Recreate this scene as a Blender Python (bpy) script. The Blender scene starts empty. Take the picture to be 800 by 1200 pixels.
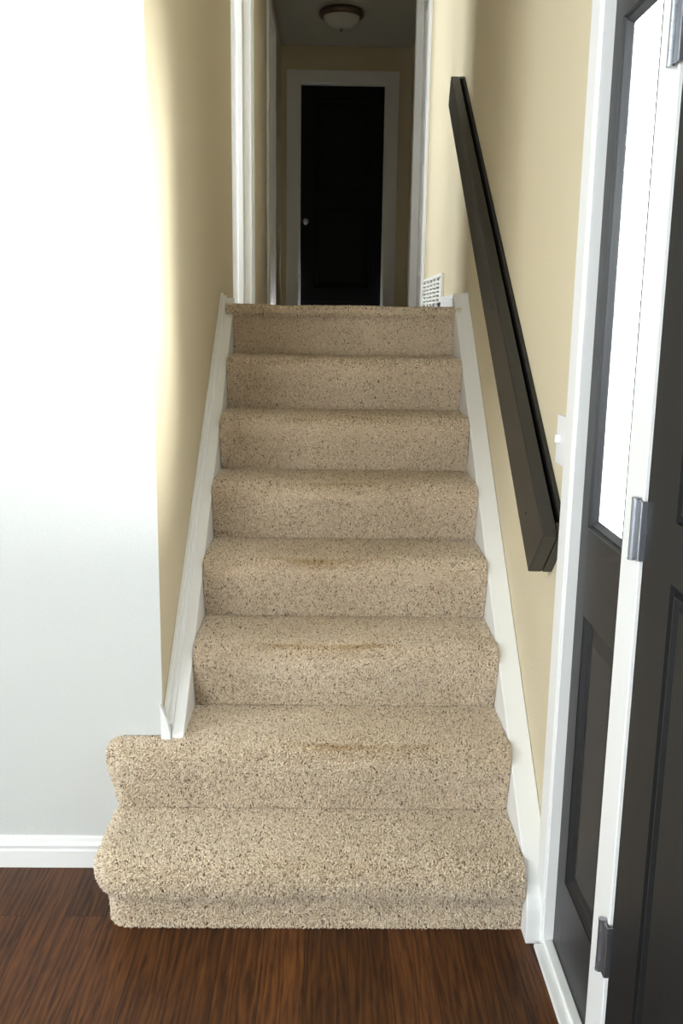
import bpy, bmesh, math, random
import numpy as np
from mathutils import Vector, Matrix

S = bpy.context.scene
C = S.collection
rnd = random.Random(4)
R2 = math.radians

# ------------------------------------------------------------------ materials
def mat(name):
    m = bpy.data.materials.new(name); m.use_nodes = True
    nt = m.node_tree
    return m, nt, nt.nodes['Principled BSDF']

def N(nt, t, **kw):
    n = nt.nodes.new(t)
    for k, v in kw.items():
        if k in n.inputs.keys(): n.inputs[k].default_value = v
        else: setattr(n, k, v)
    return n

def rgb(r, g, b):
    f = lambda c: (c/255/12.92) if c/255 <= .04045 else ((c/255+.055)/1.055)**2.4
    return (f(r), f(g), f(b), 1)

def bump(nt, b, scale, strength, dist=.002, detail=3, coord=None, stretch=None):
    tc = N(nt, 'ShaderNodeTexCoord')
    no = N(nt, 'ShaderNodeTexNoise', Scale=scale, Detail=detail)
    src = tc.outputs['Object']
    if stretch:
        mp = N(nt, 'ShaderNodeMapping'); mp.inputs['Scale'].default_value = stretch
        nt.links.new(src, mp.inputs['Vector']); src = mp.outputs[0]
    nt.links.new(src, no.inputs['Vector'])
    bp = N(nt, 'ShaderNodeBump', Strength=strength, Distance=dist)
    nt.links.new(no.outputs['Fac'], bp.inputs['Height'])
    nt.links.new(bp.outputs[0], b.inputs['Normal'])
    return no

def paint(name, col, rough=.6, bscale=220, bstr=.25, spec=.3, bd=.002):
    m, nt, b = mat(name)
    b.inputs['Base Color'].default_value = col
    b.inputs['Roughness'].default_value = rough
    b.inputs['Specular IOR Level'].default_value = spec
    bump(nt, b, bscale, bstr, bd)
    return m

M_grey = paint('grey_wall_paint', rgb(205, 206, 205), .75, 130, .35, bd=.003)
M_beige = paint('beige_wall_paint', rgb(209, 197, 170), .7, 110, .4, bd=.003)
M_white = paint('white_trim_paint', rgb(236, 236, 236), .38, 60, .08, .5)
M_ceil = paint('ceiling_paint', rgb(176, 174, 162), .9, 160, .6, bd=.004)
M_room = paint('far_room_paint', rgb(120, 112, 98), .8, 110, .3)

def dark_paint(name, col, rough, grain=.25, spec=.5):
    m, nt, b = mat(name)
    b.inputs['Roughness'].default_value = rough
    b.inputs['Specular IOR Level'].default_value = spec
    tc = N(nt, 'ShaderNodeTexCoord'); mp = N(nt, 'ShaderNodeMapping')
    mp.inputs['Scale'].default_value = (60, 60, 3)
    no = N(nt, 'ShaderNodeTexNoise', Scale=2.0, Detail=4)
    nt.links.new(tc.outputs['Object'], mp.inputs[0]); nt.links.new(mp.outputs[0], no.inputs['Vector'])
    cr = N(nt, 'ShaderNodeValToRGB')
    cr.color_ramp.elements[0].position = .3; cr.color_ramp.elements[1].position = .7
    cr.color_ramp.elements[0].color = tuple(c*.85 for c in col[:3])+(1,)
    cr.color_ramp.elements[1].color = tuple(min(1, c*1.15) for c in col[:3])+(1,)
    nt.links.new(no.outputs['Fac'], cr.inputs[0]); nt.links.new(cr.outputs[0], b.inputs['Base Color'])
    bp = N(nt, 'ShaderNodeBump', Strength=grain, Distance=.001)
    nt.links.new(no.outputs['Fac'], bp.inputs['Height']); nt.links.new(bp.outputs[0], b.inputs['Normal'])
    return m
M_door = dark_paint('charcoal_door_paint', rgb(31, 31, 32), .5, .25, .3)
M_side = dark_paint('charcoal_sidelight_paint', rgb(38, 38, 40), .42, .25, .4)
M_hdoor = dark_paint('black_hall_door_paint', rgb(15, 16, 18), .6, .2, .2)
M_rail = dark_paint('dark_stained_rail', rgb(42, 40, 38), .38, .4)
M_railb = dark_paint('dark_backing_stain', rgb(34, 32, 28), .6, .4)

def metal(name, col, rough):
    m, nt, b = mat(name)
    b.inputs['Base Color'].default_value = col; b.inputs['Metallic'].default_value = 1
    b.inputs['Roughness'].default_value = rough
    bump(nt, b, 400, .05)
    return m
M_nickel = metal('brushed_nickel', rgb(165, 168, 176), .38)
M_bronze = metal('dull_bronze_rim', rgb(120, 106, 94), .4)

def plain(name, col, rough=.5):
    m, nt, b = mat(name)
    b.inputs['Base Color'].default_value = col; b.inputs['Roughness'].default_value = rough
    bump(nt, b, 80, .03)
    return m
M_plastic = plain('white_plastic', rgb(238, 238, 240), .35)
M_vent = plain('white_enamel', rgb(238, 236, 230), .4)
M_void = plain('dark_duct', rgb(18, 16, 14), .9)
M_bowl = plain('frosted_glass_bowl', rgb(190, 192, 180), .25)
M_nail = plain('nail_hole', rgb(8, 8, 8), .9)
M_gasket = plain('black_weatherstrip', rgb(20, 22, 26), .6)

def glass_mat():
    m = bpy.data.materials.new('window_glass'); m.use_nodes = True
    nt = m.node_tree; nt.nodes.clear()
    o = N(nt, 'ShaderNodeOutputMaterial'); mx = N(nt, 'ShaderNodeMixShader')
    t = N(nt, 'ShaderNodeBsdfTransparent'); t.inputs[0].default_value = (.96, .985, .98, 1)
    g = N(nt, 'ShaderNodeBsdfGlossy', Roughness=.02)
    lw = N(nt, 'ShaderNodeLayerWeight', Blend=.5)
    pw = N(nt, 'ShaderNodeMath', operation='POWER'); pw.inputs[1].default_value = 5
    fr = N(nt, 'ShaderNodeMath', operation='MULTIPLY_ADD'); fr.inputs[1].default_value = .9; fr.inputs[2].default_value = .04
    nt.links.new(lw.outputs['Facing'], pw.inputs[0]); nt.links.new(pw.outputs[0], fr.inputs[0])
    nt.links.new(fr.outputs[0], mx.inputs[0]); nt.links.new(t.outputs[0], mx.inputs[1])
    nt.links.new(g.outputs[0], mx.inputs[2]); nt.links.new(mx.outputs[0], o.inputs[0])
    return m
M_glass = glass_mat()

def carpet_mat(dark=False):
    m, nt, b = mat('beige_frieze_carpet' if not dark else 'carpet_backing')
    b.inputs['Roughness'].default_value = 1; b.inputs['Specular IOR Level'].default_value = .05
    b.inputs['Sheen Weight'].default_value = .15
    tc = N(nt, 'ShaderNodeTexCoord')
    at = N(nt, 'ShaderNodeAttribute', attribute_name='tuft')
    cr = N(nt, 'ShaderNodeValToRGB')
    e = cr.color_ramp.elements
    e[0].position = 0; e[0].color = rgb(112, 90, 72)
    e[1].position = 1; e[1].color = rgb(248, 235, 216)
    for p, c in ((.045, rgb(132, 108, 88)), (.07, rgb(197, 176, 152)), (.35, rgb(221, 202, 177)), (.7, rgb(238, 221, 198))):
        q = e.new(p); q.color = c
    nt.links.new(at.outputs['Fac'], cr.inputs[0])
    # large soft wear patches, and soiling where feet land
    no = N(nt, 'ShaderNodeTexNoise', Scale=7, Detail=3)
    nt.links.new(tc.outputs['Object'], no.inputs['Vector'])
    r2 = N(nt, 'ShaderNodeValToRGB')
    r2.color_ramp.elements[0].position = .3; r2.color_ramp.elements[0].color = (.94, .93, .91, 1)
    r2.color_ramp.elements[1].position = .7; r2.color_ramp.elements[1].color = (1, 1, 1, 1)
    nt.links.new(no.outputs['Fac'], r2.inputs[0])
    mx = N(nt, 'ShaderNodeMix', data_type='RGBA', blend_type='MULTIPLY'); mx.inputs[0].default_value = 1
    nt.links.new(cr.outputs[0], mx.inputs[6]); nt.links.new(r2.outputs[0], mx.inputs[7])
    so = N(nt, 'ShaderNodeAttribute', attribute_name='soil')
    m2 = N(nt, 'ShaderNodeMix', data_type='RGBA', blend_type='MULTIPLY')
    m2.inputs[7].default_value = (.66, .55, .38, 1)
    nt.links.new(so.outputs['Fac'], m2.inputs[0]); nt.links.new(mx.outputs[2], m2.inputs[6])
    nt.links.new(m2.outputs[2], b.inputs['Base Color'])
    return m
M_carpet = carpet_mat()

def wood_floor():
    m, nt, b = mat('walnut_stained_oak_floor')
    b.inputs['Roughness'].default_value = .42
    b.inputs['Specular IOR Level'].default_value = .25
    tc = N(nt, 'ShaderNodeTexCoord')
    mp = N(nt, 'ShaderNodeMapping'); mp.inputs['Rotation'].default_value = (0, 0, R2(90))
    nt.links.new(tc.outputs['Object'], mp.inputs[0])
    br = N(nt, 'ShaderNodeTexBrick', Scale=1.0)
    br.offset = .37; br.offset_frequency = 2; br.squash = 1
    br.inputs['Brick Width'].default_value = 1.1; br.inputs['Row Height'].default_value = .105
    br.inputs['Mortar Size'].default_value = .0009; br.inputs['Mortar Smooth'].default_value = .2
    br.inputs['Color1'].default_value = (0, 0, 0, 1); br.inputs['Color2'].default_value = (1, 1, 1, 1)
    br.inputs['Mortar'].default_value = (.5, .5, .5, 1)
    nt.links.new(mp.outputs[0], br.inputs['Vector'])
    # grain: long streaks, shifted per board
    m3 = N(nt, 'ShaderNodeMapping'); m3.inputs['Scale'].default_value = (20, 1.6, 1)
    sh = N(nt, 'ShaderNodeVectorMath', operation='MULTIPLY_ADD')
    sh.inputs[1].default_value = (7, 31, 0)
    nt.links.new(br.outputs['Color'], sh.inputs[0]); nt.links.new(tc.outputs['Object'], sh.inputs[2])
    nt.links.new(sh.outputs[0], m3.inputs[0])
    g = N(nt, 'ShaderNodeTexNoise', Scale=3.0, Detail=8, Roughness=.62, Distortion=1.2)
    nt.links.new(m3.outputs[0], g.inputs['Vector'])
    wv = N(nt, 'ShaderNodeTexWave', Scale=.9, Distortion=14, Detail=4)
    wv.inputs['Detail Scale'].default_value = 1.3
    wv.wave_type = 'BANDS'; wv.bands_direction = 'X'
    nt.links.new(m3.outputs[0], wv.inputs['Vector'])
    ad = N(nt, 'ShaderNodeMath', operation='MULTIPLY_ADD'); ad.inputs[1].default_value = .22
    nt.links.new(wv.outputs['Fac'], ad.inputs[0]); nt.links.new(g.outputs['Fac'], ad.inputs[2])
    cr = N(nt, 'ShaderNodeValToRGB')
    cr.color_ramp.elements[0].position = .38; cr.color_ramp.elements[0].color = rgb(52, 30, 15)
    cr.color_ramp.elements[1].position = .92; cr.color_ramp.elements[1].color = rgb(112, 70, 34)
    q = cr.color_ramp.elements.new(.62); q.color = rgb(84, 50, 26)
    nt.links.new(ad.outputs[0], cr.inputs[0])
    bc = N(nt, 'ShaderNodeValToRGB')
    bc.color_ramp.elements[0].color = (.66, .64, .62, 1); bc.color_ramp.elements[1].color = (1.12, 1.08, 1.02, 1)
    nt.links.new(br.outputs['Color'], bc.inputs[0])
    mx = N(nt, 'ShaderNodeMix', data_type='RGBA', blend_type='MULTIPLY'); mx.inputs[0].default_value = 1
    nt.links.new(cr.outputs[0], mx.inputs[6]); nt.links.new(bc.outputs[0], mx.inputs[7])
    m4 = N(nt, 'ShaderNodeMix', data_type='RGBA'); m4.inputs[7].default_value = rgb(18, 10, 6)
    nt.links.new(br.outputs['Fac'], m4.inputs[0]); nt.links.new(mx.outputs[2], m4.inputs[6])
    nt.links.new(m4.outputs[2], b.inputs['Base Color'])
    bp = N(nt, 'ShaderNodeBump', Strength=.15, Distance=.002)
    nt.links.new(ad.outputs[0], bp.inputs['Height']); nt.links.new(bp.outputs[0], b.inputs['Normal'])
    return m
M_floor = wood_floor()

# ------------------------------------------------------------------ geometry helpers
def link(name, bm, m, parent=None, smooth=False, kind=None):
    me = bpy.data.meshes.new(name)
    bmesh.ops.recalc_face_normals(bm, faces=bm.faces)
    bm.to_mesh(me); bm.free()
    if smooth:
        for p in me.polygons: p.use_smooth = True
    ms = m if isinstance(m, (list, tuple)) else [m]
    for x in ms: me.materials.append(x)
    o = bpy.data.objects.new(name, me); C.objects.link(o)
    if parent:
        o.parent = parent
        o.matrix_parent_inverse = Matrix.Translation(-parent.location)
    if kind: o['kind'] = kind
    return o

def tag(o, label=None, cat=None, group=None, kind=None):
    if label: o['label'] = label
    if cat: o['category'] = cat
    if group: o['group'] = group
    if kind: o['kind'] = kind
    return o

def empty(name, loc):
    o = bpy.data.objects.new(name, None); C.objects.link(o); o.location = loc
    o.empty_display_size = .05
    return o

def bx(bm, x0, x1, y0, y1, z0, z1, bev=0, seg=2, mi=0):
    t = bmesh.new()
    bmesh.ops.create_cube(t, size=1)
    for v in t.verts:
        v.co = Vector(((x0+x1)/2+v.co.x*(x1-x0), (y0+y1)/2+v.co.y*(y1-y0), (z0+z1)/2+v.co.z*(z1-z0)))
    if bev:
        bmesh.ops.bevel(t, geom=t.edges[:], offset=bev, segments=seg, profile=.5, affect='EDGES')
    for f in t.faces: f.material_index = mi
    merge(bm, t)
    return bm

def merge(bm, t):
    me = bpy.data.meshes.new('tmp'); t.to_mesh(me); t.free()
    bm.from_mesh(me); bpy.data.meshes.remove(me)

def box(name, *a, m=None, parent=None, bev=0, kind=None, seg=2):
    return link(name, bx(bmesh.new(), *a, bev=bev, seg=seg), m, parent, kind=kind)

def prism(pts_yz, x0, x1, bev=0, seg=2):
    """polygon in (y,z) extruded along x"""
    t = bmesh.new()
    a = [t.verts.new((x0, y, z)) for y, z in pts_yz]
    b = [t.verts.new((x1, y, z)) for y, z in pts_yz]
    t.faces.new(a); t.faces.new(b[::-1])
    n = len(a)
    for i in range(n): t.faces.new((a[i], b[i], b[(i+1) % n], a[(i+1) % n]))
    bmesh.ops.recalc_face_normals(t, faces=t.faces)
    if bev: bmesh.ops.bevel(t, geom=t.edges[:], offset=bev, segments=seg, profile=.5, affect='EDGES')
    return t

def cyl(bm, c, r, h, axis='Z', n=20, r2=None):
    t = bmesh.new()
    bmesh.ops.create_cone(t, cap_ends=True, segments=n, radius1=r, radius2=r if r2 is None else r2, depth=h)
    if axis == 'X': bmesh.ops.rotate(t, verts=t.verts, matrix=Matrix.Rotation(R2(90), 3, 'Y'))
    if axis == 'Y': bmesh.ops.rotate(t, verts=t.verts, matrix=Matrix.Rotation(R2(90), 3, 'X'))
    bmesh.ops.translate(t, verts=t.verts, vec=c)
    merge(bm, t); return bm

def lathe(prof, n=40, cap=False):
    bm = bmesh.new(); rings = []
    for r, z in prof:
        if r < 1e-5: rings.append([bm.verts.new((0, 0, z))]); continue
        rings.append([bm.verts.new((r*math.cos(2*math.pi*i/n), r*math.sin(2*math.pi*i/n), z)) for i in range(n)])
    for a, b in zip(rings, rings[1:]):
        for i in range(n):
            j = (i+1) % n
            if len(a) == 1: bm.faces.new((a[0], b[i], b[j]))
            elif len(b) == 1: bm.faces.new((a[i], b[0], a[j]))
            else: bm.faces.new((a[i], b[i], b[j], a[j]))
    return bm

# profile sweep along x: (y,z) closed polygon, used for moulding
ST = dict(kind='structure')

# ------------------------------------------------------------------ dimensions
D0, RUN, H = 2.1502, .25258, .19903
W = .45                 # half width between skirts
XR, XL = .515, -.51     # wall planes
YW = 2.4355             # grey wall plane
FZ = 8*H                # landing height
CZ = 3.90               # ceiling
YE = 9.0                # hall end wall

# ------------------------------------------------------------------ shell
box('floor', -3.4, .75, -3.2, 4.70, -.12, 0, m=M_floor, kind='structure')
box('wall_front', -3.4, XL-.0005, YW, YW+.12, 0, CZ, m=M_grey, kind='structure')
box('wall_left', XL-.12, XL, YW+.0005, 4.51, 0, CZ, m=M_beige, kind='structure')
# stair side wall on the right, stair and hall in one plane
box('wall_right', XR, XR+.028, 2.162, 5.87, 0, CZ, m=M_beige, kind='structure')
# entry wall above and before the door unit
bm = bmesh.new()
bx(bm, XR, XR+.10, .62, 2.162, 2.40, CZ)
bx(bm, XR, XR+.14, -3.2, .62, 0, CZ)
link('wall_entry', bm, M_beige, kind='structure')
# living room: left wall with window opening, back wall with window opening
def wall_with_hole_x(name, x0, x1, y0, y1, z0, z1, hy0, hy1, hz0, hz1, m):
    bm = bmesh.new()
    bx(bm, x0, x1, y0, hy0, z0, z1); bx(bm, x0, x1, hy1, y1, z0, z1)
    bx(bm, x0, x1, hy0, hy1, z0, hz0); bx(bm, x0, x1, hy0, hy1, hz1, z1)
    return link(name, bm, m, kind='structure')
def wall_with_hole_y(name, x0, x1, y0, y1, z0, z1, hx0, hx1, hz0, hz1, m):
    bm = bmesh.new()
    bx(bm, x0, hx0, y0, y1, z0, z1); bx(bm, hx1, x1, y0, y1, z0, z1)
    bx(bm, hx0, hx1, y0, y1, z0, hz0); bx(bm, hx0, hx1, y0, y1, hz1, z1)
    return link(name, bm, m, kind='structure')
LW = (-.5, 1.3, 1.6, 2.9)      # left window  y0,y1,z0,z1
BW = (-2.9, -1.2, .7, 2.3)      # back window  x0,x1,z0,z1
wall_with_hole_x('wall_living', -3.4, -3.28, -3.2, YW, 0, CZ, LW[0], LW[1], LW[2], LW[3], M_grey)
wall_with_hole_y('wall_back', -3.28, XR, -3.2, -3.08, 0, CZ, BW[0], BW[1], BW[2], BW[3], M_grey)
box('ceiling', -3.6, .95, -3.2, YE+.12, CZ, CZ+.1, m=M_ceil, kind='structure')

box('wall_light_stop_landing', XL, XR, 4.30, 4.40, 0, FZ-.2, m=M_room, kind='structure')  # unseen blocker, added to keep outside light from leaking past the steps
# ---- upper storey
bm = bmesh.new()
bx(bm, XL, XR, D0+7*RUN+.03, 5.87, FZ-.2, FZ)
bx(bm, XL, .68, 5.87, YE, FZ-.2, FZ)
bx(bm, -3.5, XL, 4.40, 7.6, FZ-.2, FZ)
link('floor_upper', bm, M_carpet, kind='structure')
# hall left wall beyond the doorway, with a recess for a white door
bm = bmesh.new()
bx(bm, XL-.12, XL, 5.62+.02, 7.05, FZ, CZ)
bx(bm, XL-.12, XL, 7.85, YE, FZ, CZ)
bx(bm, XL-.12, XL, 7.05, 7.85, FZ+2.08, CZ)
bx(bm, XL-.12, XL, 4.51, 5.64, FZ+2.2, CZ)      # head over the doorway
link('wall_hall_left', bm, M_beige, kind='structure')
bm = bmesh.new()
bx(bm, XR, XR+.14, 5.87, 5.95, FZ, CZ)
bx(bm, XR, XR+.14, 5.95, 6.72, FZ+2.04, CZ)
bx(bm, XR, XR+.17, 6.72, 7.02, FZ, CZ)
bx(bm, .665, .80, 7.02, YE, FZ, CZ)
link('wall_hall_right', bm, M_beige, kind='structure')
# end wall around its door
bm = bmesh.new()
bx(bm, -.63, -.345, YE, YE+.12, FZ, CZ); bx(bm, .435, .80, YE, YE+.12, FZ, CZ)
bx(bm, -.345, .435, YE, YE+.12, FZ+2.0, CZ)
link('wall_end', bm, M_beige, kind='structure')
# daylit side room behind the doorway
bm = bmesh.new()
NW = (-1.75, -.95, FZ+.15, FZ+2.15)  # extra opening, added to throw light onto the doorway jamb
bx(bm, -2.72, NW[0], 4.28, 4.40, FZ-.2, CZ); bx(bm, NW[1], XL-.12, 4.28, 4.40, FZ-.2, CZ)
bx(bm, NW[0], NW[1], 4.28, 4.40, FZ-.2, NW[2]); bx(bm, NW[0], NW[1], 4.28, 4.40, NW[3], CZ)
bx(bm, -2.72, XL-.12, 7.6, 7.72, FZ-.2, CZ)
link('wall_side_room', bm, M_room, kind='structure')
SW = (4.5, 5.55, FZ+.2, FZ+2.2)
wall_with_hole_x('wall_side_window', -2.72, -2.6, 4.28, 7.72, FZ-.2, CZ, SW[0], SW[1], SW[2], SW[3], M_room)

# window frames + panes of the windows behind the camera and in the side room
def window(name, axis, c, a0, a1, z0, z1, glass=True):
    """axis 'x': plane x=c spans y a0..a1; axis 'y': plane y=c spans x"""
    f = bmesh.new(); w = .05
    def q(b0, b1, zz0, zz1, d=.03):
        if axis == 'x': bx(f, c-d, c+d, b0, b1, zz0, zz1, .004)
        else: bx(f, b0, b1, c-d, c+d, zz0, zz1, .004)
    q(a0, a1, z0, z0+w); q(a0, a1, z1-w, z1); q(a0, a0+w, z0+w, z1-w); q(a1-w, a1, z0+w, z1-w)
    mid = (a0+a1)/2; q(mid-.02, mid+.02, z0+w, z1-w, .02)
    fo = link(name, f, M_white, kind='structure')
    g = bmesh.new()
    if axis == 'x': bx(g, c-.003, c+.003, a0+w, a1-w, z0+w, z1-w)
    else: bx(g, a0+w, a1-w, c-.003, c+.003, z0+w, z1-w)
    link('pane', g, M_glass, fo)
    return fo
window('window_2', 'x', -3.34, *LW)
window('window_3', 'y', -3.14, *BW)
window('window_4', 'x', -2.66, *SW)
window('jamb_fill_window', 'y', 4.34, *NW)  # unseen window, added only to brighten the jamb

# ------------------------------------------------------------------ baseboards
def baseboard_profile(h=.092, t=.016):
    return [(0, 0), (t, 0), (t, h*.56), (t-.003, h*.60), (t-.003, h*.66), (t-.001, h*.70), (t-.001, h*.74), (t-.006, h*.84), (t-.008, h*.96), (t-.012, h), (0, h)]
def base_y(x0, x1, ywall, z0=0, h=.092):      # runs along x, sticks out to -y
    t = prism([(ywall-o, z0+z) for o, z in baseboard_profile(h)], x0, x1)
    bm = bmesh.new(); merge(bm, t); return bm
def base_x(y0, y1, xwall, sgn, z0=0, h=.092):  # runs along y, sticks out sgn*x
    t = prism([(o, z0+z) for o, z in baseboard_profile(h)], y0, y1)
    for v in t.verts:
        x, o, z = v.co; v.co = (xwall+sgn*o, x, z)
    bm = bmesh.new(); merge(bm, t); return bm
link('baseboard_front', base_y(-3.28, -.632, YW), M_white, kind='structure')
link('baseboard_left', base_x(-3.08, YW-.016, -3.28, 1), M_white, kind='structure')
link('baseboard_landing', base_x(3.985, 4.93, XR, -1, FZ, .062), M_white, kind='structure')

# ------------------------------------------------------------------ staircase
stairs = tag(empty('staircase', (0, D0, 0)), 'straight flight of eight beige carpeted steps, lowest two widened in front of grey wall', 'staircase')

F_O = .006   # the pile stands this far off the backing
NOSE = [(-.045, H), (-.02, H), (0, H-.0005), (.013, H-.003), (.025, H-.009), (.034, H-.018), (.040, H-.031), (.0415, H-.045)]
PROF = NOSE+[(.0400, H-.060), (.036, H-.078), (.030, H-.098), (.023, H-.120), (.015, H-.145), (.007, H-.172), (.002, .010), (0, 0)]
PROF0 = NOSE+[(.041, H-.056), (.038, H-.068), (.031, H-.081), (.021, H-.093), (.011, H-.104), (.004, H-.118), (.001, H-.135), (0, .03), (0, 0)]

def arc_path(xr, xl, yf, yb, rc, left):
    """riser line in plan: list of (point, outward normal) from the right to the left (and round the corner)"""
    P = []
    n = 40
    x_end = xl+rc if left else xl
    for i in range(n+1):
        P.append(((xr+(x_end-xr)*i/n, yf), (0, -1)))
    if left:
        cx, cy = xl+rc, yf+rc
        m = 12
        for i in range(1, m+1):
            a = -math.pi/2 - (math.pi/2)*i/m
            P.append(((cx+rc*math.cos(a), cy+rc*math.sin(a)), (math.cos(a), math.sin(a))))
        k = 12
        if yb > cy:
            for i in range(1, k+1): P.append(((xl, cy+(yb-cy)*i/k), (-1, 0)))
    return P

def step(k):
    left = k < 2
    yf = D0+k*RUN; z0 = k*H
    xr = W; xl = -W; yb = yf+RUN
    prof = PROF if k else PROF0
    if k == 0: xl = -.617; yb = YW-.003; rc = .06
    if k == 1: xl = -.632; yb = YW-.003; rc = .012
    if not left: rc = 0
    if k == 7:      # landing nose, thin and wider, lapping over the skirt tops
        prof = [(-.10, H), (-.05, H), (0, H), (.02, H-.002), (.031, H-.008), (.034, H-.018), (.028, H-.028), (.014, H-.036), (.005, H-.05), (.001, H-.08), (0, .03), (0, 0)]
    path = arc_path(xr, xl, yf, yb, rc, left)
    V = []; Fs = []
    nu, nv = len(path), len(prof)
    rg = np.random.RandomState(10+k)
    ph = rg.rand(4)*6
    for i, ((px, py), (nx, ny)) in enumerate(path):
        for j, (o, z) in enumerate(prof):
            # soft irregularity of carpet over a pad
            bulge = 0
            if o > .01: bulge = .003*math.sin(px*9+ph[0])+.002*math.sin(px*23+ph[1])
            oo = o - F_O + bulge
            if left and nx < -.01: oo = (o-.0)*(.9 if k == 0 else .8) - F_O
            if k == 7 and o > .001:
                pass
            zz = z - (F_O if j < nv-1 else 0) + (.0015*math.sin(px*13+ph[2]) if 0 < j < 8 else 0)
            V.append((px+nx*oo, py+ny*oo, z0+max(0, zz)))
    for i in range(nu-1):
        for j in range(nv-1):
            a = i*nv+j; Fs.append((a, a+1, a+nv+1, a+nv))
    # widen nose of top step
    if k == 7:
        for i in (range(nu)):
            for j in range(nv):
                x, y, z = V[i*nv+j]
                wgt = 1 if z > z0+H-.045 else 0
                V[i*nv+j] = (x*(1+wgt*.062), y, z)
    # tread interior
    inner = [i*nv for i in range(nu)]
    yrear = max(yb, yf+RUN) if left else yb
    if left:
        # upper part right of the wall corner goes back to next riser
        e = len(V); V.append((XL+.0, yb, z0+H-F_O)); V.append((XL+.0, yf+RUN+.02, z0+H-F_O)); V.append((xr, yf+RUN+.02, z0+H-F_O))
        if k == 0: Fs.append(tuple(inner+[e+2][:0]+[e+1-1]+[e+2]))
        else: Fs.append(tuple(inner+[e, e+1, e+2]))
    else:
        e = len(V); V.append((V[inner[-1]][0], yb+.02, z0+H-F_O)); V.append((V[inner[0]][0], yb+.02, z0+H-F_O))
        Fs.append(tuple(inner+[e, e+1]))
    me = bpy.data.meshes.new('t'); me.from_pydata(V, [], Fs)
    bm = bmesh.new(); bm.from_mesh(me); bpy.data.meshes.remove(me)
    big = [f for f in bm.faces if len(f.verts) > 4]
    bmesh.ops.triangulate(bm, faces=big)
    bmesh.ops.recalc_face_normals(bm, faces=bm.faces)
    # make sure normals look outward (up on the tread)
    bm.faces.ensure_lookup_table()
    up = sum(f.normal.z*f.calc_area() for f in bm.faces)
    if up < 0:
        for f in bm.faces: f.normal_flip()
    tri = bm.copy(); bmesh.ops.triangulate(tri, faces=tri.faces)
    T = np.array([[v.co[:] for v in f.verts] for f in tri.faces]); tri.free()
    base_v = np.array([v.co[:] for v in bm.verts]); base_f = [[v.index for v in f.verts] for f in bm.faces]
    bm.verts.index_update(); base_f = [[v.index for v in f.verts] for f in bm.faces]
    bm.free()
    # tufts
    e1 = T[:, 1]-T[:, 0]; e2 = T[:, 2]-T[:, 0]
    nr = np.cross(e1, e2); ar = np.linalg.norm(nr, axis=1)/2; nr = nr/np.maximum(ar[:, None]*2, 1e-12)
    dens = 125000 if k < 3 else (80000 if k < 5 else 60000)
    n = int(ar.sum()*dens)
    idx = rg.choice(len(T), n, p=ar/ar.sum())
    u, v = rg.rand(n), rg.rand(n); fl = u+v > 1; u[fl] = 1-u[fl]; v[fl] = 1-v[fl]
    P = T[idx, 0]+u[:, None]*e1[idx]+v[:, None]*e2[idx]; Nn = nr[idx]
    # smooth lean field + random
    lean = rg.normal(0, .42, (n, 3)); lean[:, 2] -= .15
    fld = np.stack([np.sin(P[:, 0]*31+ph[3])*np.cos(P[:, 1]*40+P[:, 2]*35), np.cos(P[:, 0]*27+1)*np.sin(P[:, 2]*44), np.zeros(n)], 1)*.25
    d = Nn+lean+fld; d /= np.linalg.norm(d, axis=1)[:, None]
    dt = (d*Nn).sum(1); d[dt < .25] += Nn[dt < .25]*.6; d /= np.linalg.norm(d, axis=1)[:, None]
    hgt = rg.uniform(.0055, .0095, n); rad = rg.uniform(.0016, .0027, n)
    flat = (Nn[:, 2] > .9)
    worn = flat & (np.abs(P[:, 0]) < .30)
    hgt[worn] *= .82
    ref = np.tile(np.array([[.3, .5, .8]]), (n, 1)); t1 = np.cross(d, ref); t1 /= np.linalg.norm(t1, axis=1)[:, None]; t2 = np.cross(d, t1)
    ang = rg.rand(n)*6.28
    root = P - Nn*.002
    mid = P + Nn*.002 + d*(hgt*.45)[:, None]
    tipc = P + d*hgt[:, None] + rg.normal(0, .0012, (n, 3))
    vs = []
    for q in range(3):
        a = ang+q*2.0944
        rv = (np.cos(a)[:, None]*t1+np.sin(a)[:, None]*t2)
        vs.append(mid+rv*rad[:, None])
    for q in range(3):
        a = ang+q*2.0944
        rv = (np.cos(a)[:, None]*t1+np.sin(a)[:, None]*t2)
        vs.append(root+rv*(rad*.8)[:, None])
    vs.append(tipc)
    TV = np.stack(vs, 1).reshape(-1, 3)           # 7 verts per tuft
    # nothing of the pile may poke into the skirts or the floor
    if True:
        lim = W+.0015 if k < 7 else .484
        TV[:, 0] = np.minimum(TV[:, 0], lim)
        if k >= 2: TV[:, 0] = np.maximum(TV[:, 0], -lim)
        TV[:, 2] = np.maximum(TV[:, 2], z0+.001)
        if left: TV[:, 1] = np.where((TV[:, 0] < XL), np.minimum(TV[:, 1], YW-.001), TV[:, 1])
    b0 = len(base_v)
    o7 = b0+np.arange(n)[:, None]*7
    tf = []
    for a, b_, c_ in ((0, 1, 6), (1, 2, 6), (2, 0, 6)): tf.append(np.concatenate([o7+a, o7+b_, o7+c_], 1))
    for a, b_ in ((0, 1), (1, 2), (2, 0)): tf.append(np.concatenate([o7+3+a, o7+3+b_, o7+b_], 1)); tf.append(np.concatenate([o7+3+a, o7+b_, o7+a], 1))
    tf = np.concatenate(tf, 0)
    allv = np.concatenate([base_v, TV], 0)
    ls = []; lt = []
    flat_l = []
    for f in base_f: flat_l += f; lt.append(len(f))
    loops = np.concatenate([np.array(flat_l, dtype=np.int32), tf.astype(np.int32).ravel()])
    tot = np.concatenate([np.array(lt, dtype=np.int32), np.full(len(tf), 3, dtype=np.int32)])
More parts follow.
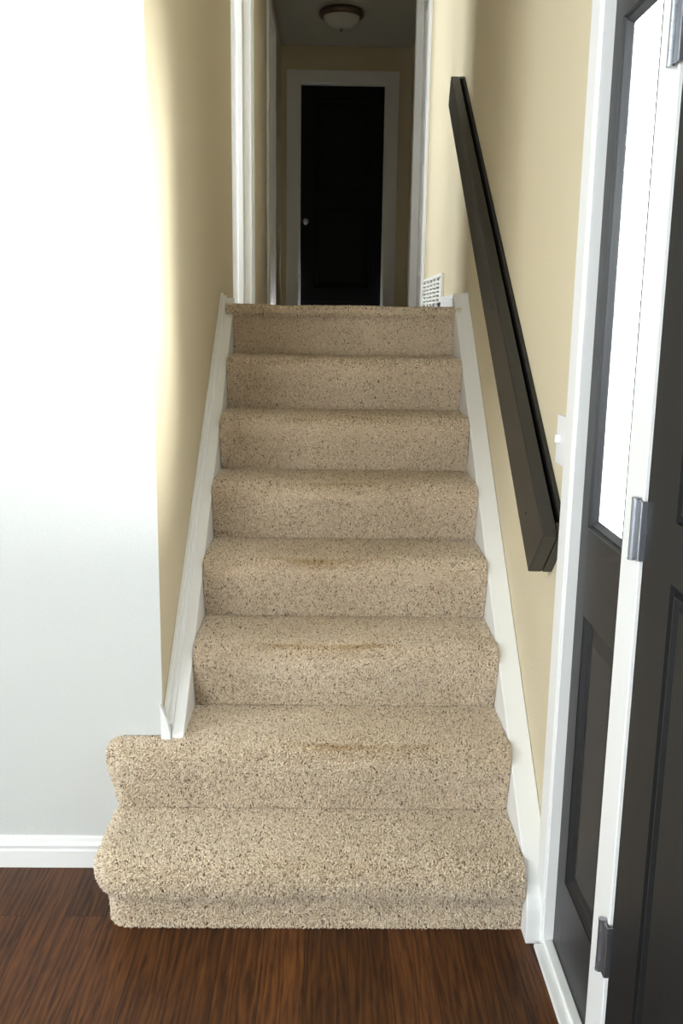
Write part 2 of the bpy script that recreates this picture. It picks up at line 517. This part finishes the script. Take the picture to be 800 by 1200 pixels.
    st = np.concatenate([[0], np.cumsum(tot)[:-1]]).astype(np.int32)
    me = bpy.data.meshes.new('carpeted_step')
    me.vertices.add(len(allv)); me.vertices.foreach_set('co', allv.astype(np.float32).ravel())
    me.loops.add(len(loops)); me.loops.foreach_set('vertex_index', loops)
    me.polygons.add(len(tot)); me.polygons.foreach_set('loop_start', st); me.polygons.foreach_set('loop_total', tot)
    me.update(calc_edges=True)
    # yarn colour per tuft: flecks gather a little
    tv = rg.rand(n)
    clump = np.sin(P[:, 0]*170+ph[0])*np.sin(P[:, 1]*190+P[:, 2]*160+ph[1])
    tv = np.where((rg.rand(n) < .07*(1+.9*clump)), rg.rand(n)*.06, .07+.93*tv)
    at = me.attributes.new('tuft', 'FLOAT', 'POINT')
    at.data.foreach_set('value', np.concatenate([np.full(b0, .2), np.repeat(tv, 7)]).astype(np.float32))
    # soiling: a narrow dirty band on the crest of the nose where feet land
    yl = allv[:, 1]-yf; zl = allv[:, 2]-z0; xx = allv[:, 0]
    cx = -.03+.06*math.sin(k*1.7)
    crest = np.exp(-((yl+.012+.006*np.sin(xx*14+k))/.011)**2)*(zl > H-.03)
    span = np.exp(-np.abs((xx-cx)/.23)**4)*(.55+.45*np.sin(xx*11+k*2)**2)
    broad = .22*np.exp(-((xx-cx)/.26)**2)*(zl > H-.035)
    amt = np.array([.25, .85, 1, .9, .8, .6, .4, .2])[k]
    soil = np.clip(crest*span*amt*.85+broad*min(1, amt+.2), 0, 1)
    # faint soiling streak low on the upper risers
    at = me.attributes.new('soil', 'FLOAT', 'POINT'); at.data.foreach_set('value', soil.astype(np.float32))
    me.materials.append(M_carpet)
    o = bpy.data.objects.new('carpeted_step', me); C.objects.link(o)
    o.parent = stairs; o.matrix_parent_inverse = Matrix.Translation(-stairs.location)
    return o
ROWL = ['lowest carpeted step, rounded left end standing on the wood floor', 'second carpeted step, left end meeting the grey wall',
        None, None, None, None, None, 'top carpeted step with thin nose lapping over both white skirt boards']
for k in range(8):
    o = step(k)
    if ROWL[k]: o['label'] = ROWL[k]

# ------------------------------------------------------------------ skirt boards
def skirt_line(side, y):
    return (.8086*y-1.569) if side == 'r' else (.777*y-1.478)
bm = bmesh.new()
yb0, yb1 = 2.094, 4.000
t = prism([(yb0, .0), (yb0, .07), (yb0+.004, .092), (yb0+.014, .118), (yb0+.034, .146), (yb0+.07, skirt_line('r', yb0+.07)), (yb1-.02, skirt_line('r', yb1-.02)), (yb1, FZ+.055), (yb1, FZ-.19), (D0+6.6*RUN, 5.4*H), (2.5, 0)], W+.002, XR-.001, .003, 2)
merge(bm, t)
link('trim_1', bm, M_white, kind='structure')
# left skirt with a moulded cap
bm = bmesh.new()
ya, yb_ = YW-.012, 3.985
def sl(y, d=0): return skirt_line('l', y)+d
t = prism([(ya, 2*H-.004), (ya, sl(ya)), (yb_, sl(yb_)), (yb_, FZ-.2), (D0+6.6*RUN, 5.4*H), (2.75, 2*H-.004)], -.486, -W-.002, .003, 2); merge(bm, t)
t = prism([(ya+.02, 2*H-.004), (ya+.02, sl(ya+.02, .012)), (yb_, sl(yb_, .012)), (yb_, FZ-.2), (D0+6.6*RUN, 5.4*H), (2.75, 2*H-.004)], -.498, -.484, .003, 2); merge(bm, t)
t = prism([(ya+.012, 2*H-.004), (ya+.012, sl(ya, .045)), (ya+.03, sl(ya+.06, .03)), (yb_, sl(yb_, .022)), (yb_, FZ-.2), (D0+6.6*RUN, 5.4*H), (2.75, 2*H-.004)], XL+.0005, -.497, .002, 2); merge(bm, t)
# upright return at the wall corner
t = prism([(XL-.003, 2*H-.004), (-.487, 2*H-.004), (-.487, 2*H+.020), (-.494, 2*H+.050), (XL-.003, 2*H+.102)], YW-.021, YW-.002, .0015, 2)
for v in t.verts: v.co = (v.co.y, v.co.x, v.co.z)
merge(bm, t)
link('trim_2', bm, M_white, kind='structure')

# ------------------------------------------------------------------ front door unit in the right wall
XF = .487      # face of casing, post and door
XS = .5176     # sidelight plane
# casing beside the stairs with a stepped edge, and the jamb reveal
bm = bmesh.new()
bx(bm, XF, XR+.028, 2.088, 2.160, 0, 2.40, .004, 3)
bx(bm, XF+.006, XR+.028, 2.0825, 2.090, 0, 2.40, .0015)
link('trim_3', bm, M_white, kind='structure')
box('trim_4', XF, .60, .60, 2.080, 2.305, 2.40, m=M_white, bev=.004, kind='structure')
# post between sidelight and door
bm = bmesh.new()
bx(bm, XF, .62, 1.592, 1.690, 0, 2.302, .003, 3)
bx(bm, XF+.012, .62, 1.580, 1.594, .0, 2.302, .001)
link('trim_5', bm, M_white, kind='structure')
# sill strip along the foot of the unit
bm = bmesh.new()
bx(bm, .470, .5170, 1.6905, 2.0815, 0, .012, .003)
bx(bm, .494, .5172, 1.6905, 2.0815, .010, .022, .003)
bx(bm, .470, .60, .62, 1.5785, 0, .010, .003)
link('trim_6', bm, M_white, kind='structure')

# sidelight (window_1)
y0, y1 = 1.692, 2.0815
zs0, zs1 = .002, 2.303
gl = (1.765, 2.010, 1.098, 2.140)     # glass opening incl. bead
lp = (1.765, 2.030, .228, .897)       # lower recessed panel
bm = bmesh.new()
bx(bm, XS, XS+.022, gl[1], y1, zs0, zs1, .002); bx(bm, XS, XS+.022, y0, gl[0], zs0, zs1, .002)
for a, b in ((zs0, lp[2]), (lp[3], gl[2]), (gl[3], zs1)): bx(bm, XS, XS+.022, gl[0]-.001, gl[1]+.001, a, b, .0)
bx(bm, XS, XS+.022, lp[1], gl[1]+.02, lp[3], lp[3]+.001)
side = link('window_1', bm, M_side, kind='structure')
# close the short strip between lower panel opening and stile
# lower panel with sloped moulding and raised field
bm = bmesh.new()
def ring(bm, a, b, xa, xb):
    """a,b = (y0,y1,z0,z1); sloped frame from rect a at depth xa to rect b at depth xb"""
    A = [bm.verts.new((xa, y, z)) for y, z in ((a[0], a[2]), (a[1], a[2]), (a[1], a[3]), (a[0], a[3]))]
    B = [bm.verts.new((xb, y, z)) for y, z in ((b[0], b[2]), (b[1], b[2]), (b[1], b[3]), (b[0], b[3]))]
    for i in range(4): bm.faces.new((A[i], A[(i+1) % 4], B[(i+1) % 4], B[i]))
    return B
def ins(r, d): return (r[0]+d, r[1]-d, r[2]+d, r[3]-d)
def panel(bm, r, x, steps):
    """stepped panel: list of (inset, depth) from the frame face x"""
    prev = (r, x)
    B = None
    for d, dx in steps:
        cur = (ins(r, d), x+dx)
        B = ring(bm, prev[0], cur[0], prev[1], cur[1]); prev = cur
    bm.faces.new(B)
lpx = (lp[0], gl[1], lp[2], lp[3])
panel(bm, lpx, XS, [(.0, .002), (.006, .012), (.009, .012), (.016, .016), (.020, .016), (.052, .009), (.053, .009)])
link('lower_panel', bm, M_side, side)
# glazing bead
bm = bmesh.new()
ring(bm, gl, ins(gl, .004), XS-.004, XS-.006)
ring(bm, (gl[0]-.003, gl[1]+.003, gl[2]-.003, gl[3]+.003), gl, XS, XS-.004)
ring(bm, ins(gl, .004), ins(gl, .009), XS-.006, XS+.002)
ring(bm, ins(gl, .009), ins(gl, .012), XS+.002, XS-.001)
ring(bm, ins(gl, .012), ins(gl, .022), XS-.001, XS+.012)
link('glazing_bead', bm, M_side, side)
g2 = ins(gl, .018)
box('glass_pane', XS+.013, XS+.017, g2[0], g2[1], g2[2], g2[3], m=M_glass, parent=side)

# front door
DY0, DY1 = .665, 1.5785
door = None
XD = XF+.003
up = (1.20, 1.442, 1.235, 1.99); lo = (1.20, 1.442, .20, 1.135)
up2 = (.80, 1.05, 1.235, 1.99); lo2 = (.80, 1.05, .20, 1.135)
bm = bmesh.new()
zd0, zd1 = .012, 2.30
def grid_with_holes(bm, x, x2, ys, zs, holes):
    """front face grid at x plus back; holes = set of cell indices"""
    for i in range(len(ys)-1):
        for j in range(len(zs)-1):
            if (i, j) in holes: continue
            v = [bm.verts.new((x, y, z)) for y, z in ((ys[i], zs[j]), (ys[i+1], zs[j]), (ys[i+1], zs[j+1]), (ys[i], zs[j+1]))]
            bm.faces.new(v)
    Y0, Y1, Z0, Z1 = ys[0], ys[-1], zs[0], zs[-1]
    for q in ([(x, Y0, Z0), (x2, Y0, Z0), (x2, Y0, Z1), (x, Y0, Z1)], [(x, Y1, Z0), (x2, Y1, Z0), (x2, Y1, Z1), (x, Y1, Z1)],
              [(x, Y0, Z0), (x, Y1, Z0), (x2, Y1, Z0), (x2, Y0, Z0)], [(x, Y0, Z1), (x, Y1, Z1), (x2, Y1, Z1), (x2, Y0, Z1)],
              [(x2, Y0, Z0), (x2, Y1, Z0), (x2, Y1, Z1), (x2, Y0, Z1)]):
        bm.faces.new([bm.verts.new(p) for p in q])
grid_with_holes(bm, XD, XD+.044, [DY0, .80, 1.05, 1.20, 1.442, DY1], [zd0, .20, 1.135, 1.235, 1.99, zd1], {(1, 1), (1, 3), (3, 1), (3, 3)})
bmesh.ops.remove_doubles(bm, verts=bm.verts, dist=1e-5)
door = link('door_1', bm, M_door, kind='structure')
for r in (up, lo, up2, lo2):
    bm = bmesh.new()
    panel(bm, r, XD, [(.0015, .010), (.010, .011), (.015, .001), (.019, .001), (.022, .011), (.031, .011), (.034, .004), (.035, .004)])
    link('door_panel', bm, M_door, door)
# lever handle, out of frame on the latch side
bm = bmesh.new(); cyl(bm, (XD-.006, .73, 1.0), .03, .012, 'X', 28); cyl(bm, (XD-.03, .73, 1.0), .011, .05, 'X')
t = bmesh.new(); bmesh.ops.create_uvsphere(t, u_segments=24, v_segments=14, radius=.029); bmesh.ops.scale(t, vec=(.8, 1, 1), verts=t.verts); bmesh.ops.translate(t, vec=(XD-.06, .73, 1.0), verts=t.verts); merge(bm, t)
link('door_knob', bm, M_nickel, door, smooth=True)
# hinges
for zc in (.363, 1.190, 2.000):
    bm = bmesh.new()
    hx, hy = .4775, 1.603
    bx(bm, hx+.001, hx+.0035, 1.576, hy, zc-.053, zc+.053, .0008)
    bx(bm, hx+.002, XD+.01, 1.5745, 1.5775, zc-.053, zc+.053, .0005)
    hg = link('hinge', bm, M_nickel, door)
    bm = bmesh.new()
    L = .107/5
    for i in range(5): cyl(bm, (hx, hy, zc-.0535+L*(i+.5)), .0068, L-.0012, 'Z', 32)
    cyl(bm, (hx, hy, zc), .0058, .106, 'Z', 16)
    cyl(bm, (hx, hy, zc+.0545), .0074, .003, 'Z', 16); cyl(bm, (hx, hy, zc-.0545), .0074, .003, 'Z', 16)
    k_ = link('knuckle', bm, M_nickel, hg)

# ------------------------------------------------------------------ handrail
hr = tag(empty('handrail', (.48, 2.24, .93)), 'dark stained boxed wooden handrail sloping up the beige wall on the right', 'handrail')
Tb, Tt, Bt, Bb = (2.172, 1.043), (4.348, 2.573), (4.410, 2.465), (2.313, .915)
XA = .454
t = prism([Tb, Tt, Bt, Bb], XA, XA+.036, .004, 3)
bm = bmesh.new(); merge(bm, t)
link('rail_board', bm, M_rail, hr)
def lerp(a, b, s): return (a[0]+(b[0]-a[0])*s, a[1]+(b[1]-a[1])*s)
t = prism([lerp(Tb, Tt, .018), lerp(Tb, Tt, .99), lerp(Bb, Bt, .99), lerp(Bb, Bt, .018)], .503, XR-.0005, .0015)
bm = bmesh.new(); merge(bm, t)
link('backing_board', bm, M_railb, hr)
bm = bmesh.new()
mT, mT2 = lerp(Tb, Bb, .45), lerp(Tt, Bt, .45)
merge(bm, prism([lerp(mT, mT2, .02), lerp(mT, mT2, .99), lerp(Bb, Bt, .99), lerp(Bb, Bt, .02)], XA+.0365, .5025))
link('filler_board', bm, M_railb, hr)
bm = bmesh.new()
merge(bm, prism([Tb, lerp(Tb, Tt, .0165), lerp(Bb, Bt, .0165), Bb], XA+.0365, XR+.0, .002))
link('end_block', bm, M_rail, hr)
bm = bmesh.new()
merge(bm, prism([lerp(Tt, Tb, .009), Tt, Bt, lerp(Bt, Bb, .009)], XA+.0365, XR-.0005, .002))
link('end_block', bm, M_rail, hr)
for (y, z) in ((2.375, 1.055), (3.05, 1.585)):
    bm = bmesh.new(); cyl(bm, (XA-.0003, y, z), .0035, .0012, 'X', 12)
    link('nail_hole', bm, M_nail, hr)

# ------------------------------------------------------------------ light switch
sw = tag(empty('light_switch', (XR, 2.272, 1.262)), 'white light switch plate half hidden behind the white door casing', 'light switch')
bm = bmesh.new(); bx(bm, XR-.007, XR-.0002, 2.2215, 2.322, 1.198, 1.320, .003, 3)
link('wall_plate', bm, M_plastic, sw)
bm = bmesh.new(); bx(bm, XR-.018, XR-.004, 2.285, 2.296, 1.252, 1.272, .002); 
link('toggle', bm, M_plastic, sw)

# ------------------------------------------------------------------ return air grille on landing wall
vg = tag(empty('vent_grille', (XR, 5.35, FZ+.08)), 'white metal air vent grille low on the cream wall at the top of the stairs', 'vent')
va, vb = 4.84, 5.80
vz0, vz1 = FZ+.004, FZ+.180
bm = bmesh.new()
fx0, fx1 = XR-.016, XR-.0005
bx(bm, fx0, fx1, va, 4.93, vz0, vz1, .003); bx(bm, fx0, fx1, vb-.02, vb, vz0, vz1, .003)
bx(bm, fx0, fx1, 4.93, vb-.02, vz1-.018, vz1, .002); bx(bm, fx0, fx1, 4.93, vb-.02, vz0, vz0+.014, .002)
fr = link('frame', bm, M_vent, vg)
bm = bmesh.new(); ny, nz = 5, 7
ya_, yb2 = 4.93, vb-.02; za_, zb_ = vz0+.014, vz1-.018
for i in range(1, ny): y = ya_+(yb2-ya_)*i/ny; bx(bm, fx0+.002, fx1-.004, y-.022, y+.022, za_, zb_)
for j in range(1, nz): z = za_+(zb_-za_)*j/nz; bx(bm, fx0+.001, fx1-.003, ya_, yb2, z-.005, z+.005)
link('louvres', bm, M_vent, vg)
box('duct_backing', XR-.003, XR-.0006, ya_-.01, yb2+.01, za_-.005, zb_+.005, m=M_void, parent=vg)
bm = bmesh.new(); cyl(bm, (fx0-.001, 4.885, vz1-.02), .006, .004, 'X', 12)
link('screw', bm, M_nickel, vg)

# ------------------------------------------------------------------ hall: doorway jamb, doors, casings
# lit jamb of the doorway into the side room (faces the stairs)
bm = bmesh.new()
bx(bm, XL-.150, XL+.003, 5.620, 5.640, FZ, FZ+2.2, .002)
bx(bm, XL-.078, XL-.045, 5.606, 5.621, FZ, FZ+2.19, .003)
bx(bm, XL-.150, XL-.120, 5.605, 5.622, FZ, FZ+2.2, .003)
link('trim_7', bm, M_white, kind='structure')
bm = bmesh.new()
bx(bm, XL-.0005, XL+.014, 5.630, 5.700, FZ, FZ+2.24, .003)
link('trim_8', bm, M_white, kind='structure')
# far left white door with casing
bm = bmesh.new()
bx(bm, XL-.001, XL+.018, 6.985, 7.055, FZ, FZ+2.15, .003)
bx(bm, XL-.001, XL+.018, 7.845, 7.915, FZ, FZ+2.15, .003)
bx(bm, XL-.001, XL+.018, 7.055, 7.845, FZ+2.08, FZ+2.15, .003)
bx(bm, XL-.11, XL, 7.05, 7.065, FZ, FZ+2.08, .001); bx(bm, XL-.11, XL, 7.835, 7.85, FZ, FZ+2.08, .001)
bx(bm, XL-.11, XL, 7.065, 7.835, FZ+2.065, FZ+2.08, .001)
link('trim_9', bm, M_white, kind='structure')
def hall_door(name, xf, sgn, ya, yb, m):
    """door whose visible face is at x=xf, body going away in sgn*x"""
    bm = bmesh.new()
    ys = [ya, ya+.11, (ya+yb)/2-.05, (ya+yb)/2+.05, yb-.11, yb]; zs = [FZ+.008, FZ+.24, FZ+.95, FZ+1.1, FZ+1.9, FZ+2.06]
    hs = {(1, 1), (1, 3), (3, 1), (3, 3)}
    grid_with_holes(bm, xf, xf+sgn*.035, ys, zs, hs)
    bmesh.ops.remove_doubles(bm, verts=bm.verts, dist=1e-5)
    d = link(name, bm, m, kind='structure')
    for i, j in sorted(hs):
        b2 = bmesh.new(); panel(b2, (ys[i], ys[i+1], zs[j], zs[j+1]), xf, [(.001, sgn*.006), (.02, sgn*.012), (.05, sgn*.004), (.051, sgn*.004)])
        link('door_panel', b2, m, d)
    return d
hall_door('door_3', XL-.03, -1, 7.066, 7.834, M_white)
# right white door with casing
bm = bmesh.new()
bx(bm, XR-.018, XR+.001, 5.86, 5.955, FZ, FZ+2.13, .003)
bx(bm, XR-.018, XR+.001, 6.715, 6.80, FZ, FZ+2.13, .003)
bx(bm, XR-.018, XR+.001, 5.955, 6.715, FZ+2.04, FZ+2.13, .003)
bx(bm, XR, XR+.11, 5.945, 5.96, FZ, FZ+2.04, .001); bx(bm, XR, XR+.11, 6.71, 6.725, FZ, FZ+2.04, .001)
link('trim_10', bm, M_white, kind='structure')
hall_door('door_4', XR+.03, 1, 5.961, 6.709, M_white)
# end of hall door (faces camera)
YD = YE+.035
bm = bmesh.new()
ys = [-.33, -.215, .305, .42]; zs = [FZ+.008, FZ+.22, FZ+.95, FZ+1.08, FZ+1.86, FZ+1.985]
xs = ys
hs = {(1, 1), (1, 3)}
grid_with_holes(bm, 0, .035, xs, zs, hs)
for i, j in sorted(hs): pass
bmesh.ops.remove_doubles(bm, verts=bm.verts, dist=1e-5)
for v in bm.verts: v.co = (v.co.y, YD+v.co.x, v.co.z)
ed = link('door_2', bm, M_hdoor, kind='structure')
for i, j in sorted(hs):
    b2 = bmesh.new(); panel(b2, (xs[i], xs[i+1], zs[j], zs[j+1]), 0, [(.001, .006), (.02, .012), (.05, .004), (.051, .004)])
    for v in b2.verts: v.co = (v.co.y, YD+v.co.x, v.co.z)
    link('door_panel', b2, M_hdoor, ed)
bm = bmesh.new(); kx, kz = -.285, 2.405
cyl(bm, (kx, YD-.005, kz), .028, .01, 'Y', 24); cyl(bm, (kx, YD-.025, kz), .010, .04, 'Y')
t = bmesh.new(); bmesh.ops.create_uvsphere(t, u_segments=20, v_segments=12, radius=.027); bmesh.ops.scale(t, vec=(1, .75, 1), verts=t.verts); bmesh.ops.translate(t, vec=(kx, YD-.05, kz), verts=t.verts); merge(bm, t)
link('door_knob', bm, M_nickel, ed, smooth=True)
bm = bmesh.new()
zt = FZ+2.0
for (a, b) in ((-.458, -.345), (.435, .547)):
    bx(bm, a, b, YE-.018, YE, FZ, zt+.105, .004)
bx(bm, -.345, .435, YE-.018, YE, zt, zt+.105, .004)
bx(bm, -.36, -.332, YE-.010, YE+.10, FZ, zt, .002); bx(bm, .422, .45, YE-.010, YE+.10, FZ, zt, .002)
bx(bm, -.345, .435, YE-.010, YE+.10, zt-.013, zt+.01, .002)
link('trim_11', bm, M_white, kind='structure')

box('wall_light_stop_end', -.63, .80, YE+.14, YE+.2, FZ-.2, CZ, m=M_room, kind='structure')  # unseen backing, added to stop light leaking round the end door
box('wall_entry_side', .95, 1.0, 5.87, YE+.2, FZ-.3, CZ, m=M_room, kind='structure') if False else None
# ceiling light
cl = tag(empty('ceiling_light', (.012, 8.0, CZ)), 'round flush ceiling light with frosted glass bowl and bronze rim in the hall', 'ceiling light')
rim = lathe([(.0, 0), (.150, 0), (.168, -.008), (.176, -.026), (.172, -.046), (.160, -.054), (.148, -.056), (.145, -.050), (.0, -.045)], 48)
bmesh.ops.translate(rim, vec=cl.location, verts=rim.verts); link('rim', rim, M_bronze, cl, smooth=True)
bowl = lathe([(.146, -.050), (.143, -.064), (.130, -.088), (.108, -.110), (.078, -.126), (.044, -.135), (.0, -.138)], 48)
bmesh.ops.translate(bowl, vec=cl.location, verts=bowl.verts); link('glass_bowl', bowl, M_bowl, cl, smooth=True)
fin = lathe([(.0, -.134), (.012, -.136), (.013, -.142), (.007, -.146), (.009, -.152), (.006, -.160), (.0, -.163)], 20)
bmesh.ops.translate(fin, vec=cl.location, verts=fin.verts); link('finial', fin, M_bronze, cl, smooth=True)

# ------------------------------------------------------------------ world and daylight
w = bpy.data.worlds.new('World'); S.world = w; w.use_nodes = True
nt = w.node_tree; bg = nt.nodes['Background']
bg.inputs[0].default_value = (.93, .96, 1.0, 1)
SKY = 24.0
bg.inputs[1].default_value = SKY

sn = bpy.data.lights.new('ground_bounce_sun', 'SUN'); sn.energy = 24; sn.angle = R2(30); sn.color = (1, .97, .93)  # added lamp aimed slightly upward, stands in for light bouncing off bright ground
so_ = bpy.data.objects.new('ground_bounce_sun', sn); C.objects.link(so_)
so_.rotation_euler = Vector((-1.04, .54, .08)).to_track_quat('-Z', 'Y').to_euler()

def portal(loc, rot, sx, sy):
    l = bpy.data.lights.new('portal', 'AREA'); l.shape = 'RECTANGLE'; l.size = sx; l.size_y = sy
    l.cycles.is_portal = True
    o = bpy.data.objects.new('daylight_portal', l); C.objects.link(o)
    o.location = loc; o.rotation_euler = rot
# area lights point along local -Z
portal((XS+.06, (g2[0]+g2[1])/2, (g2[2]+g2[3])/2), (0, R2(90), 0), g2[3]-g2[2], g2[1]-g2[0])
portal((-3.45, (LW[0]+LW[1])/2, (LW[2]+LW[3])/2), (0, R2(-90), 0), LW[3]-LW[2], LW[1]-LW[0])
portal(((BW[0]+BW[1])/2, -3.25, (BW[2]+BW[3])/2), (R2(90), 0, 0), BW[1]-BW[0], BW[3]-BW[2])
portal((-2.76, (SW[0]+SW[1])/2, (SW[2]+SW[3])/2), (0, R2(-90), 0), SW[3]-SW[2], SW[1]-SW[0])

portal(((NW[0]+NW[1])/2, 4.25, (NW[2]+NW[3])/2), (R2(90), 0, 0), NW[1]-NW[0], NW[3]-NW[2])
# ------------------------------------------------------------------ camera
cam = bpy.data.cameras.new('camera'); co = bpy.data.objects.new('camera', cam); C.objects.link(co)
pitch, yaw, roll = .20666, .016119, .014325
f = 1099.0
cam.sensor_fit = 'VERTICAL'; cam.sensor_height = 36; cam.lens = f*36/1200
cam.shift_x = .46/1200; cam.shift_y = 2.05/1200
cam.clip_start = .02
cp, sp, cy, sy = math.cos(pitch), math.sin(pitch), math.cos(yaw), math.sin(yaw)
fw = Vector((sy*cp, cy*cp, -sp)); rt = Vector((cy, -sy, 0)); upv = rt.cross(fw)
cr_, sr_ = math.cos(roll), math.sin(roll)
r2 = cr_*rt+sr_*upv; u2 = -sr_*rt+cr_*upv
co.matrix_world = Matrix(((r2.x, u2.x, -fw.x, -.06334), (r2.y, u2.y, -fw.y, 0), (r2.z, u2.z, -fw.z, 1.54675), (0, 0, 0, 1)))
S.camera = co

S.view_settings.view_transform = 'Standard'; S.view_settings.look = 'None'
S.view_settings.gamma = 1; S.view_settings.use_curve_mapping = False
S.view_settings.exposure = 0.0
S.cycles.max_bounces = 10; S.cycles.diffuse_bounces = 6; S.cycles.transparent_max_bounces = 12
S.cycles.sample_clamp_indirect = 8
S.cycles.use_denoising = True
try: S.cycles.denoiser = 'OPENIMAGEDENOISE'
except Exception: pass
